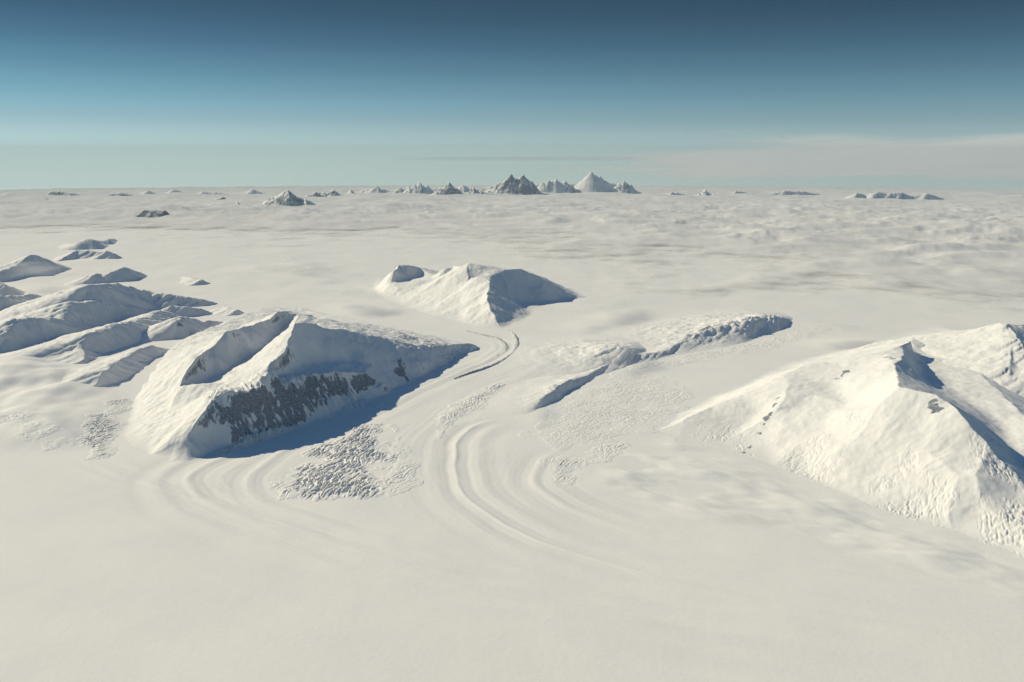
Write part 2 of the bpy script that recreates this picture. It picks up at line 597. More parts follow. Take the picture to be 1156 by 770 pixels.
def finish_mountain(name, label, X, Y, Hm, keep_from, rocks, seed, mat, cat, group, kind, loc, lift, bare=0.0, broken=None):
    Z = base(X, Y) + Hm + lift
    top = np.maximum(np.maximum(Hm[:-1, :-1], Hm[1:, :-1]), np.maximum(Hm[:-1, 1:], Hm[1:, 1:]))
    keep = top > keep_from
    rock = np.full(X.shape, float(bare))
    parts = []
    taken = np.zeros(keep.shape, bool)
    for (poly, z, amount) in rocks:
        pz = np.array([at(*p) for p in poly]) if len(poly[0]) == 3 else plan(poly, z)
        d = area_dist(X, Y, pz) + .05 * fbm(X / .15, Y / .15, 3, seed + 900)
        ax = np.array([at(*poly[0]) if len(poly[0]) == 3 else at(*poly[0], z), pz[len(pz) // 2 - 1]])
        a_ = (ax[1] - ax[0]) / (np.hypot(*(ax[1] - ax[0])) + 1e-9)
        run = X * a_[0] + Y * a_[1]; acr = -X * a_[1] + Y * a_[0]
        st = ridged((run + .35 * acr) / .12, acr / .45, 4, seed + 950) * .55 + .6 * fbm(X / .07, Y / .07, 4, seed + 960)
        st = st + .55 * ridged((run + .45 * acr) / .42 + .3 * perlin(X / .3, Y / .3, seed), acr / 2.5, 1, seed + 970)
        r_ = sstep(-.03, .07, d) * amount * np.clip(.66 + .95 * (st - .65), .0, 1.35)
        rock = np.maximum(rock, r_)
        rk = (d[:-1, :-1] > -.03) & keep & ~taken
        taken |= rk
        parts.append(rk)
    at_ = {'rock': rock}
    fall = None
    if broken is not None:
        fall = (broken[:-1, :-1] > .22) & keep & ~taken
        taken |= fall
    if taken.sum() > 12:
        # an Empty at the foot that carries the snow slopes, bare rock and icefalls as its parts
        o = bpy.data.objects.new(name, None)
        o.location = loc
        COL.objects.link(o)
        tag(o, label, cat, group, kind)
        mesh_from('snow_slope', X, Y, Z, keep & ~taken, mat, parent=o, loc=loc, attrs=at_)
        for rk in parts:
            if rk.sum() > 4:
                mesh_from('rock_face', X, Y, Z, rk, mat, parent=o, loc=loc, attrs=at_)
        if fall is not None and fall.sum() > 12:
            mesh_from('broken_ice', X, Y, Z, fall, mat, parent=o, loc=loc, attrs=at_)['kind'] = 'stuff'
    else:
        o = mesh_from(name, X, Y, Z, keep, mat, loc=loc, attrs=at_)
        tag(o, label, cat, group, kind)
    return o


def build_mountain(name, label, ridges, res=1.0, rough=1.0, warp=.035, seed=1, mat=None, rocks=(), cat='mountain', group=None,
                   lam=.22, lift=.003, kind='thing', dth=None, dr=None, floor=0.0, bare=0.0, fs=1.0, gully=.4):
    """a mountain grown from its crest lines"""
    ext = np.vstack([np.column_stack([rg['P'][:, :2] + np.array(o) * (rg['P'][:, 2:3] * max(rg['kS'], rg['kD']) * 1.1 + .08)])
                     for rg in ridges for o in ((1, 0), (-1, 0), (0, 1), (0, -1), (0, 0))])
    r = np.hypot(ext[:, 0], ext[:, 1]); th = np.arctan2(ext[:, 0], ext[:, 1])
    r0, r1 = r.min(), r.max()
    rm = .5 * (r0 + r1)
    dth = dth or .0009 * res
    dr = dr or max(.010, .0016 * rm * res * max(rm / 14, .6))
    X, Y = grid(th.min(), th.max(), dth, np.arange(r0, r1 + dr, dr))
    Hm = mountain_height(X, Y, ridges, rough, warp, seed, lam, fs, gully)
    pk = max((tuple(p) for rg in ridges for p in rg['P']), key=lambda p: p[2])
    loc = (pk[0] * KM, pk[1] * KM, -(pk[0] ** 2 + pk[1] ** 2) / (2 * R_EARTH) * KM)
    return finish_mountain(name, label, X, Y, Hm, floor - .012, rocks, seed, mat or M_SNOW, cat, group, kind, loc, lift, bare)


def build_massif(name, label, lines, rocks=(), seed=1, dr=.011, dth=.0008, rough=1.0, warp=.03, ribs=(), soft=(4, 5), cat='massif', group=None, foot=.05, broken=(), big=.0):
    """a mountain drawn through surveyed crest, bench, cliff and foot lines"""
    tins = [facets(g) for g in (lines if isinstance(lines[0][0], (list, np.ndarray)) and not isinstance(lines[0], np.ndarray) and not isinstance(lines[0][0], tuple) else [lines])]
    P = np.vstack([t[0] for t in tins])
    r = np.hypot(P[:, 0], P[:, 1]); th = np.arctan2(P[:, 0], P[:, 1])
    X, Y = grid(th.min() - .004, th.max() + .004, dth, np.arange(r.min() - .05, r.max() + .05, dr))
    wx = X + warp * fbm(X / .45, Y / .45, 4, seed + 100)
    wy = Y + warp * fbm(X / .45, Y / .45, 4, seed + 200)
    wx = wx + big * fbm(X / 1.5, Y / 1.5, 2, seed + 300)
    wy = wy + big * fbm(X / 1.5, Y / 1.5, 2, seed + 400)
    H = facet_height(wx, wy, tins[0])
    for t in tins[1:]:
        H = np.maximum(H, facet_height(wx, wy, t))
    soft_h = blur(H, *soft)
    H = np.maximum(H, soft_h) * .86 + soft_h * .14            # hollows fill with drift, crests stay sharp
    H = np.where(H <= 0, H, np.where(H < foot, H * H / (2 * foot), H - foot / 2))
    b = sstep(.0, .08, H)
    H = H + rough * b * (.006 * fbm(X / .11, Y / .11, 4, seed + 500) + .014 * fbm(X / .38, Y / .38, 3, seed + 600))
    for (ln, z, width, amp, lam) in ribs:
        Q = smooth_line(np.array([at(p[0], p[1], z) for p in ln]), 4)
        d, s, run, L = line_dist(X, Y, Q)
        k = sstep(width, width * .35, d) * sstep(0, .12 * L, run) * sstep(L, .9 * L, run)
        H = H + k * amp * ridged((run + .25 * lam * perlin(X / .2, Y / .2, seed)) / lam, s / (lam * 4), 4, seed + 700)
    brk = np.zeros(X.shape)
    for (poly, z, size, amp, ang, thr) in broken:
        pp = plan(poly, z) if len(poly[0]) == 2 else np.array([at(*p) for p in poly])
        d = area_dist(X, Y, pp)
        k = sstep(-.02, .18, d + .12 * fbm(X / .3, Y / .3, 3, seed + 40)) * sstep(thr - .25, thr + .25, .5 + .7 * fbm(X / .35, Y / .35, 3, seed + 41))
        brk = np.maximum(brk, k)
        H = H + k * serac(X, Y, size, ang, 2.2, seed + 42) * amp - k * amp * .45
    pk = P[P[:, 2].argmax()]
    loc = (pk[0] * KM, pk[1] * KM, -(pk[0] ** 2 + pk[1] ** 2) / (2 * R_EARTH) * KM)
    return finish_mountain(name, label, X, Y, H, .0015, rocks, seed, M_SNOW, cat, group, 'thing', loc, -.0005, 0.0, brk)


def build_icefall(name, label, poly, z=0.0, size=.06, amp=.02, ang=35, stretch=2.2, edge=.12, seed=1, res=1.0, cat='icefall', fill=.0, on=None):
    pp = plan(poly, z)
    c = pp.mean(0)
    r = np.hypot(pp[:, 0], pp[:, 1]); th = np.arctan2(pp[:, 0], pp[:, 1])
    rm = r.mean()
    X, Y = grid(th.min(), th.max(), .0006 * res, np.arange(r.min(), r.max(), max(.0065, .0007 * rm) * res))
    d = area_dist(X, Y, pp)
    k = sstep(0, edge, d + edge * .6 * fbm(X / .4, Y / .4, 4, seed))
    dens = sstep(fill - .3, fill + .3, .5 + .7 * fbm(X / .45, Y / .45, 3, seed + 20)) if fill > 0 else .55 + .45 * sstep(.2, .6, .5 + .6 * fbm(X / .5, Y / .5, 3, seed + 20))
    k = k * dens
    H = amp * k * serac(X, Y, size, ang, stretch, seed) - .0035 * (1 - sstep(.02, .2, k))
    B = base(X, Y) + (on(X, Y) if on else 0)
    Z = B + H + .0025
    kk = k[:-1, :-1]
    o = mesh_from(name, X, Y, Z, kk > .015, M_PLAIN, loc=(c[0] * KM, c[1] * KM, 0))
    return tag(o, label, cat, None, 'stuff')


# ================================================================== the setting
rs = radii(2.6, 197, .00026, .006, .02)
X, Y = grid(math.radians(-40), math.radians(40), .0012, rs)
snowfield = mesh_from('snowfield', X, Y, base(X, Y), None, M_PLAIN)
tag(snowfield, 'flat wind-packed snow plain and glaciers with faint curved flow bands', 'snowfield', None, 'structure')

# ================================================================== mountains
# --- the big dark-faced massif standing over the glacier
brow = [(236, 459, .43), (244, 451, .48), (262, 447, .49), (282, 442, .49), (303, 437, .49), (320, 432, .48), (338, 427, .47), (356, 421, .455), (376, 418, .44), (395, 417, .395), (412, 418, .33), (433, 430, .18)]
crestA = [(203, 434, .42), (212, 414, .58), (225, 398, .70), (238, 391, .70), (241, 381, .77), (247, 377, .81), (254, 370, .89), (270, 370, .86), (276, 365, .86), (290, 361, .85), (306, 356.5, .84), (316, 348, .91),
          (324, 351, .86), (336, 352.5, .84), (350, 354, .75), (360, 359, .66)]
crestW = [(335, 362, .98), (331, 370, .91), (325, 385, .83), (318, 397, .77), (308, 407, .71), (305, 420, .63), (297, 431, .58), (268, 439, .55), (244, 444, .535), (230, 459, .45)]
crestN = [(335, 362, .98), (355, 361, .92), (368, 366, .84), (390, 369, .76), (411, 376, .63), (430, 379, .55), (449, 387, .44), (470, 394, .31), (487, 391, .26), (507, 388, .21), (520, 386, .16), (534, 387, .11), (543, 393, .0)]
build_massif('massif', 'long dark-shaded massif with rocky cliff beside the curving glacier', [
    crestA, crestW, crestN, brow,
    [(230, 459, .45), (225, 466, .38), (212, 488, .22), (208, 503, .10), (214, 520, 0)],
    [(222, 434, .34), (236, 427, .38), (252, 421, .42), (262, 412, .46), (273, 403, .50), (290, 397, .55), (300, 390, .58), (309, 378, .60), (320, 369, .64), (332, 365, .78)],
    [(312, 425, .505), (340, 413, .50), (365, 406, .475), (395, 404, .42), (420, 410, .33)],
    [(450, 412, .21), (475, 411, .16), (500, 402, .11), (525, 393, .06)],
    [(238, 488, .17), (262, 488, .165), (286, 484, .16), (312, 474, .16), (340, 464, .155), (362, 455, .15), (382, 447, .145), (405, 440, .13), (422, 437, .12), (440, 431, .11)],
    [(214, 520, 0), (224, 516, 0), (252, 508, 0), (286, 499, 0), (312, 490, 0), (340, 480, 0), (370, 470, 0), (409, 456, 0), (432, 447, 0), (460, 433, 0), (492, 418, 0), (517, 406, 0), (530, 400, 0), (543, 393, 0)],
    [(214, 520, 0), (190, 521, 0), (165, 514, 0), (148, 505, 0), (138, 494, 0), (142, 478, 0), (152, 450, .02), (168, 424, .04), (186, 398, .06), (205, 382, .08), (235, 368, .10), (262, 357, .10), (300, 344, .09), (340, 346, .08),
     (380, 356, .06), (440, 369, .04), (500, 380, .02), (543, 393, 0)],
    [(185, 470, .16), (200, 448, .26)], [(190, 440, .24)], [(205, 408, .30)], [(170, 490, .08)], [(238, 437, .46)], [(258, 430, .50)], [(282, 415, .57)],
], seed=3, warp=.028, rough=1.4, big=.02, broken=[([(430, 374), (470, 384), (520, 384), (545, 393), (520, 404), (470, 410), (440, 396)], .2, .05, .022, 40, .4), ([(226, 452), (250, 446), (262, 452), (236, 480), (220, 482)], .4, .05, .03, 60, .35)], ribs=[([(231, 466), (262, 455), (303, 448), (338, 440), (376, 430), (412, 425), (440, 430)], .35, .26, .036, .11),
                            ([(345, 375), (390, 385), (440, 398), (500, 396)], .4, .5, .008, .30)],
    rocks=[([(234, 460, .43), (244, 450, .48), (262, 446, .49), (282, 441, .49), (303, 436, .49), (320, 431, .48), (338, 426, .47), (356, 420, .455), (376, 417, .44), (395, 416, .395), (415, 417, .33), (437, 430, .12),
             (422, 437, .12), (382, 448, .14), (340, 466, .15), (312, 476, .16), (286, 486, .16), (262, 488, .16), (238, 486, .17)], .33, .66),
           ([(444, 420), (452, 411), (466, 421)], .15, 1.0)])

# --- ridges behind it on the left, in order away from the camera
DS = 'dark-sided ridges left of the massif'
LH = 'low hills on the far snow plain'


def sharp(name, label, crests, seed, rocks=(), group=DS, cat='ridge', rough=.9, dr=.014, **kw):
    rg = []
    for c in crests:
        c = dict(c)
        e = c.pop('ends', (.35, .3))
        rg.append(ridge(c['p'], E=c.get('E'), z=c.get('z'), z0=0.0, kS=c.get('kS', 3), kD=.95, pS=1.12, pD=1.0, default=c.get('default', .2), scale=1.15, ends=e, jag=True))
    return build_mountain(name, label, rg, seed=seed, rocks=rocks, group=group, cat=cat, rough=rough, warp=.020, gully=.5, lam=.10, fs=.7, dr=dr, dth=.0007, lift=-.001)


EL2 = [(95, 408), (103, 402), (125, 396), (145, 389), (160, 384), (169, 382), (173, 375), (187, 366), (196, 359)]
sharp('ridge', 'straight snow ridge with one dark side ending in a pointed rocky toe', [
    dict(p=[(96, 407), (92, 393), (98, 377), (110, 374), (122, 371), (130, 366), (144, 364), (155, 361), (166, 359), (180, 351), (190, 353), (197, 356)], E=EL2, kS=4.2)], 11,
    rocks=[([(84, 390), (92, 384), (98, 398), (97, 410), (90, 405)], .15, .45)])
sharp('ridge', 'dark slope half hidden in mist above the crevassed tongue', [
    dict(p=[(110, 440), (118, 422), (130, 410), (145, 401), (159, 393), (170, 390), (180, 392)], E=[(112, 448), (125, 438), (145, 425), (152, 417), (168, 406), (181, 400)], kS=3.4)], 12)
EL1 = [(8, 402), (35, 393), (62, 386), (83, 380), (104, 371), (125, 366), (138, 361), (155, 353), (170, 348), (186, 345), (206, 344.5), (245, 343.5)]
sharp('ridge', 'largest dark-sided ridge with a bare rock nose, far left', [
    dict(p=[(4, 386), (8, 375), (18, 361), (30, 360), (41, 360), (55, 359.5), (69, 359), (75, 350), (80, 341), (95, 342), (105, 340), (125, 338), (150, 336)], E=EL1, kS=4.2, ends=(.4, .8)),
    dict(p=[(91, 325), (102, 321), (119, 320.5), (131, 320), (145, 323.5), (160, 328), (173, 332), (181, 331.5), (203, 334), (220, 336.5), (238, 340), (245, 342.5)], E=EL1, kS=3.6, ends=(.7, .4))],
    13, rocks=[([(3, 388), (8, 368), (16, 364), (20, 372), (21, 388), (12, 394)], .2, .42), ([(106, 345), (128, 340), (140, 342), (120, 352)], .25, .36)], dr=.022)
sharp('snow_peak', 'small sharp snow peak between the ridges, dark right face', [
    dict(p=[(190, 378), (196, 369), (203, 361), (203, 357.5), (210, 358.5), (217, 359.5), (229, 363)], E=[(192, 381), (208, 380), (220, 379), (233, 370), (236, 367)], kS=3.0),
    dict(p=[(231, 365), (236, 361), (245, 362), (253, 363)], E=[(233, 368), (244, 367), (252, 366), (256, 365)], kS=3, default=.08)], 14, cat='peak', rocks=[([(196, 368), (203, 362), (209, 366), (204, 372)], .2, .5)])
sharp('ridge', 'low dark ridge tucked under the largest ridge', [
    dict(p=[(192, 349), (195, 345.5), (210, 346.3), (225, 348), (235, 351), (239, 353)], E=[(195, 355.5), (217, 356.5), (227, 354.7), (239, 354)], kS=3.0, ends=(.6, .4))], 15)
sharp('ridge', 'low isolated hump right of the ridges on smooth ice', [
    dict(p=[(240, 349), (252, 345.7), (260, 347), (268, 349), (277, 353.5)], E=[(242, 350), (253, 349.5), (270, 353.5), (278, 354.5)], kS=3, default=.1)], 16)
sharp('ridge', 'dark ridge cut by the left frame edge behind the largest ridge', [
    dict(p=[(-40, 335), (-15, 332), (0, 333.4), (18, 334), (36, 332), (46, 333)], E=[(-40, 372), (0, 364), (18, 359), (24, 357), (35, 349), (46, 336)], kS=2.8, ends=(1, .4))], 17, dr=.022)
sharp('ridge', 'faint short ridge lying between two dark ridges', [
    dict(p=[(49, 338), (55, 332), (66, 331), (77, 332.5)], E=[(47, 343), (61, 339), (77, 333)], kS=3.0, default=.15)], 18)
sharp('hill', 'dark twin-topped hill with a flat left shoulder', [
    dict(p=[(90, 314), (100, 311), (111, 308.5), (124, 309)], E=[(93, 318), (119, 319), (126, 317)], kS=3.0, ends=(.6, .7), default=.2),
    dict(p=[(124, 309.5), (129, 305.7), (140, 302), (152, 305.5), (158, 311)], E=[(124, 318), (130, 317), (152, 316), (160, 313)], kS=3.0, ends=(.7, .4), default=.24)], 19, group=LH, cat='hill', dr=.03)
sharp('hill', 'grey hill with a notch in its right end', [
    dict(p=[(66, 294), (78, 287), (88, 282), (100, 282), (115, 285), (119, 286)], E=[(69, 296), (86, 291.5), (100, 289), (119, 290)], kS=3.0, ends=(.4, .7), default=.22),
    dict(p=[(118, 287), (121, 283), (129, 286), (139, 291)], E=[(119, 290.5), (129, 290.5), (142, 292)], kS=2.2, ends=(.6, .3), default=.18)], 20, group=LH, cat='hill', dr=.035)
build_mountain('hill', 'faint grey hilltop farthest up the left plain', [
    ridge([(75, 275), (89, 274), (98, 268.5), (107, 270), (116, 272)], z=[.12, .2, .36, .3, .1], kS=2.5, kD=1.2),
    ridge([(114, 271), (120, 269.5), (128, 268.5)], z=[.1, .2, .1], kS=2.5, kD=1.2)], seed=21, group='low hills on the far snow plain')
sharp('hill', 'broad dark hill at the left frame edge with pale shoulder', [
    dict(p=[(-20, 308), (0, 306), (10, 303), (18, 300), (28, 292), (36, 288), (46, 292), (56, 296)], z=[.22, .26, .28, .3, .44, .52, .36, .14], kS=3.0),
    dict(p=[(36, 302), (50, 299), (64, 305)], z=[.16, .18, .1], kS=2.2)], 22, group=LH, cat='hill', dr=.03)
sharp('hill', 'small dark knoll at the left frame edge', [dict(p=[(-14, 316), (0, 319), (7, 323.5), (15, 328.5)], z=[.34, .3, .22, .08], kS=2.6)], 23, group=LH, cat='hill')
sharp('hill', 'thin sliver of a hill alone on smooth snow', [dict(p=[(208, 312), (218, 313.5), (228, 316), (237, 319.5)], z=[.05, .10, .11, .06], kS=3.5)], 24, group=LH, cat='hill')

# --- the sunlit massif on the right
build_massif('snow_massif', 'broad sunlit white massif with black-shadowed summit hollow', [
    [(1027, 379, .72), (1013, 386, .72), (997, 394, .72), (971, 397, .66), (943, 402, .60), (920, 406, .55), (885, 418, .47), (860, 431, .38), (840, 441, .31), (802, 456, .20), (771, 470, .12), (737, 488, 0)],
    [(1027, 379, .72), (1020, 386, .68), (1017, 393, .74), (1023, 401, .80), (1011, 406, .79), (1016, 420, .80), (1020, 430, .80), (1040, 436, .80), (1053, 440, .79), (1072, 450, .75), (1084, 460, .71), (1102, 481, .60),
     (1119, 500, .505), (1133, 516, .425), (1147, 527, .375), (1165, 545, .31), (1200, 590, .17), (1225, 640, .02)],
    [(997, 394, .72), (1003, 396, .75), (1011, 403, .78)],
    [(1020, 430, .80), (1010, 438, .74), (999, 448, .66)],
    [(1030, 381, .58), (1038, 391, .50), (1046, 406, .49), (1058, 415, .48), (1072, 426, .46), (1077, 435, .45), (1091, 447, .44), (1112, 462, .42), (1128, 474, .38), (1136, 488, .35), (1141, 502, .335), (1146, 514, .32), (1162, 528, .28), (1180, 545, .22), (1220, 585, .10), (1245, 622, 0)],
    [(1026, 386, .53), (1033, 403, .51), (1040, 423, .51), (1056, 435, .52), (1076, 446, .53), (1103, 466, .46), (1117, 483, .42), (1130, 501, .385), (1141, 514, .36)],
    [(1060, 386, .50), (1090, 402, .52), (1120, 427, .50), (1150, 457, .47), (1180, 492, .40), (1235, 545, .20), (1260, 570, 0)],
    [(1040, 374, .40), (1080, 378, .34), (1120, 380, .30), (1180, 390, .3), (1260, 420, .2)],
    [(889, 431, .475), (886, 442, .43), (880, 455, .345), (873, 464, .265)],
    [(889, 431, .475), (872, 447, .36), (855, 462, .23), (838, 475, .12)],
    [(940, 430, .50)], [(960, 452, .46)], [(930, 470, .34)], [(905, 490, .21)], [(960, 500, .29)], [(1000, 480, .47)], [(1040, 500, .43)], [(1020, 532, .24)], [(1080, 532, .335)], [(1070, 570, .15)], [(1100, 530, .372)],
    [(1112, 560, .232)], [(1000, 542, .16)], [(940, 528, .12)], [(1060, 470, .62)], [(1140, 580, .175)], [(1165, 605, .11)], [(915, 440, .46)], [(905, 455, .36)],
    [(865, 500, .08)], [(820, 490, .05)],
    [(737, 488, 0), (765, 497, 0), (802, 501, 0), (827, 515, 0), (865, 526, 0), (906, 538, 0), (948, 555, 0), (985, 570, 0), (1014, 579, 0), (1072, 600, 0), (1131, 621, 0), (1156, 634, 0), (1225, 640, 0)],
    [(737, 488, 0), (765, 468, 0), (802, 448, 0), (840, 432, 0), (885, 410, 0), (930, 399, 0), (980, 388, 0), (1010, 376, 0), (1035, 367, 0), (1070, 364, 0), (1110, 360, 0), (1180, 356, 0), (1280, 380, 0)],
    [(1225, 640, 0), (1250, 620, 0), (1270, 570, 0), (1290, 480, 0), (1280, 380, 0)],
], seed=31, dr=.013, dth=.0009, rough=.6, warp=.03, foot=.10, big=.05, ribs=[([(1000, 470), (1040, 480), (1080, 500), (1110, 530)], .45, .7, .006, .35)], soft=(5, 6),
    broken=[([(985, 540), (1030, 535), (1080, 560), (1075, 598), (1010, 576), (965, 560)], .1, .045, .012, 60, .35),
            ([(1085, 520), (1120, 510), (1160, 545), (1190, 600), (1130, 610), (1100, 580)], .2, .042, .013, 80, .3),
            ([(930, 478), (960, 470), (985, 478), (960, 492), (932, 492)], .38, .04, .009, 60, .3), ([(880, 500), (930, 490), (960, 520), (930, 540), (870, 525)], .15, .05, .009, 50, .35),
            ([(775, 475), (830, 480), (870, 510), (830, 512), (790, 497)], .05, .05, .010, 60, .4)],
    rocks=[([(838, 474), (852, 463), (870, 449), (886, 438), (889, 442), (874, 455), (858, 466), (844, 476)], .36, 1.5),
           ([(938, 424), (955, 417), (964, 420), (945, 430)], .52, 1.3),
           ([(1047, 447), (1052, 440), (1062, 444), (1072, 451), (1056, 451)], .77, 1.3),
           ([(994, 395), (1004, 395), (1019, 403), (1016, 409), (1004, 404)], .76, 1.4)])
build_mountain('snow_peak', 'white peak at the right frame edge above a small rock rib', [
    ridge([(1070, 378), (1095, 375.5), (1119, 370), (1137, 365), (1142, 369), (1150, 382), (1156, 394)], z=[.36, .48, .64, .82, .80, .74, .66], kS=3.2, kD=1.1, pD=1.0, pS=1.1, up=.25),
    ridge([(1137, 365), (1141, 385), (1142, 398), (1138, 420), (1136, 436)], z=[.82, .70, .64, .50, .38], kS=3.0, kD=1.4, up=.25),
    ridge([(1156, 394), (1175, 410), (1200, 440)], z=[.66, .58, .40], kS=4, kD=1.3, up=.2),
    ridge([(1137, 365), (1165, 368), (1200, 380)], z=[.82, .62, .42], kS=3, kD=1.8, up=.2)], seed=33, rough=.7, floor=.0,
    rocks=[([(1136, 424), (1138, 408), (1143, 398), (1149, 402), (1141, 424)], .56, .6)])

# --- the mountain at the head of the glacier
build_massif('snow_mountain', 'smooth snow mountain with grey pyramid face at the glacier head', [
    [(528, 291, .92), (538, 301, .76), (552, 304.5, .71), (556, 305.5, .70), (570, 301, .76), (580, 299, .77), (591, 298.6, .77), (613, 310, .56), (637, 324, .26), (665, 335, 0)],
    [(556, 305.5, .70), (551, 316, .62), (548, 326, .53), (553, 343, .34), (565, 363, .10), (571, 371, 0)],
    [(560, 320, .50), (575, 332, .27), (590, 341, .13), (608, 349, 0)],
    [(591, 298.6, .77), (597, 318, .42), (606, 340, .06)],
    [(571, 371, 0), (587, 363, 0), (600, 354, 0), (608, 349, 0), (626, 342, 0), (665, 335, 0)],
    [(443, 315, .32), (445, 300, .60), (452, 294, .68), (462, 294, .68), (475, 298, .56), (488, 306, .45), (493, 311, .43), (499, 303, .58), (504, 296, .72), (512, 295, .74), (520, 296, .80), (528, 291, .92)],
    [(450, 314, .32), (462, 311, .35), (476, 306, .42)],
    [(499, 310, .44), (506, 305, .54), (514, 299, .68)],
    [(523, 316, .53), (530, 309, .65), (541, 307, .70), (552, 304.5, .71)],
    [(530, 315, .53), (538, 312, .58), (541, 308, .66)],
    [(470, 326, .26)], [(500, 330, .30)], [(520, 326, .42)], [(540, 336, .36)], [(520, 346, .20)], [(545, 356, .16)], [(490, 346, .12)], [(455, 330, .14)],
    [(418, 322, 0), (425, 333, 0), (450, 345, 0), (490, 358, 0), (530, 367, 0), (560, 371, 0), (571, 371, 0)],
    [(418, 322, 0), (430, 314, 0), (450, 309, 0), (500, 309, 0), (540, 311, 0), (600, 314, 0), (640, 322, 0), (665, 335, 0)],
], seed=41, rough=.9, warp=.05, dr=.022, dth=.0007, soft=(3, 5), cat='mountain', foot=.18, big=.06,
    rocks=[([(551, 362), (556, 360), (561, 364), (556, 365)], .12, .8)])

# --- ice escarpments in the middle of the glacier
build_mountain('escarpment', 'short dark icy step in the middle of the glacier, nearer one', [
    ridge([(603, 458), (608, 455), (618, 446), (627, 438), (640, 430), (653, 425), (668, 420), (684, 411), (702, 403)], E=[(608, 462), (628, 454), (644, 443), (672, 425), (690, 415), (704, 407)], kS=12, kD=1.1, pS=2.2, default=.08, ends=(.5, .3))], lift=-.001,
    seed=51, rough=1.0, gully=.9, lam=.12, group='icy steps across the glacier', cat='ice step')
build_mountain('escarpment', 'long blue icy step crossing the far glacier', [
    ridge([(668, 404), (684, 394), (703, 391), (722, 399), (750, 396), (764, 388), (778, 381), (793, 374), (809, 368), (831, 364), (850, 360), (865, 357.5), (880, 358), (892, 362)],
          E=[(668, 408), (700, 406), (722, 407), (753, 402), (778, 393), (822, 384), (865, 377.5), (890, 368)], kS=13, kD=1.1, pS=2.2, default=.1, ends=(.3, .4))], lift=-.001,
    seed=52, rough=1.1, gully=1.0, lam=.13, group='icy steps across the glacier', cat='ice step')

# --- moraine loop
def moraine(label, pts, w, hgt, seed):
    P = smooth_line(plan(pts, .02), 6)
    r = np.hypot(P[:, 0], P[:, 1]); th = np.arctan2(P[:, 0], P[:, 1])
    X, Y = grid(th.min() - .01, th.max() + .01, .0006, np.arange(r.min() - .2, r.max() + .2, .014))
    d, s, run, L = line_dist(X, Y, P)
    ww = w * (.75 + .5 * fbm(run / .4, s * 0, 2, seed)) * sstep(0, .25 * L, run) ** .5 * sstep(L, .75 * L, run)
    h = hgt * (1 - (d / np.maximum(ww, .004)) ** 2) + .006 * fbm(X / .05, Y / .05, 2, seed) * (d < ww)
    hm = np.maximum(h, -.02)
    o = mesh_from('moraine', X, Y, base(X, Y) + hm + .002, (hm[:-1, :-1] > -.012), M_DEBRIS, loc=(P[0][0] * KM, P[0][1] * KM, 0))
    return tag(o, label, 'moraine', 'moraines on the bend of the glacier', 'thing')


moraine('dark outer moraine line curving round the bend of the glacier',
        [(574, 372), (580, 377), (583.5, 384), (583, 391), (579, 398), (572, 403.5), (560, 410), (545, 415.5), (530, 420), (512, 426)], .062, .024, 61)
moraine('fainter inner moraine line curving inside the dark one',
        [(526, 372), (544, 376.5), (560, 380), (567, 385), (572, 390.5), (570, 397), (560, 402)], .055, .016, 62)

# --- crevassed ice
build_icefall('icefall', 'strong crevasse field of tilted blocks below the massif',
              [(299, 551), (321, 522), (344, 503), (390, 482), (413, 479), (440, 477), (450, 490), (452, 520), (446, 548), (423, 568), (380, 572), (330, 570), (308, 566)],
              size=.056, amp=.029, ang=74, stretch=4.4, edge=.45, seed=71)
build_icefall('icefall', 'fine crevasses on the right flank of the big field',
              [(440, 477), (452, 484), (462, 500), (478, 548), (450, 562), (425, 570), (438, 530)], size=.045, amp=.008, ang=64, stretch=3.4, edge=.2, seed=72)
build_icefall('icefall', 'band of fine crevasses across the central glacier tongue',
              [(488, 472), (521, 446), (567, 429), (584, 427), (580, 440), (553, 454), (521, 476), (496, 496)], size=.042, amp=.013, ang=74, stretch=3.4, edge=.25, seed=73)
build_icefall('icefall', 'pale wide crevassed slope below the nearer icy step',
              [(612, 468), (660, 434), (690, 420), (740, 422), (790, 436), (785, 470), (745, 488), (700, 500), (640, 512), (585, 496)], size=.042, amp=.0065, ang=45, stretch=3.2, edge=.45, seed=74, fill=.22)
build_icefall('icefall', 'curved lip of small crevasses at the pale slope foot',
              [(612, 540), (608, 520), (640, 515), (679, 505), (710, 494), (715, 505), (680, 522), (648, 542), (630, 552)], size=.042, amp=.012, ang=66, stretch=3.4, edge=.25, seed=75)
build_icefall('icefall', 'crevassed tongue between the misty slope and the massif',
              [(74, 500), (104, 471), (118, 455), (150, 448), (153, 452), (142, 478), (136, 507), (126, 520), (98, 518)], size=.045, amp=.018, ang=62, stretch=2.6, edge=.25, seed=76)
build_icefall('icefall', 'scattered broken ice at the left frame edge',
              [(-20, 462), (8, 461), (42, 476), (66, 488), (82, 500), (52, 510), (0, 502), (-20, 500)], size=.06, amp=.012, ang=-20, stretch=1.8, edge=.2, seed=77, fill=.55)
build_icefall('icefall', 'rough ice along the near side of the long icy step',
              [(690, 412), (740, 403), (800, 391), (870, 380), (940, 366), (950, 372), (880, 392), (800, 408), (730, 418)], size=.055, amp=.009, ang=25, stretch=2.0, edge=.3, seed=78, fill=.35)

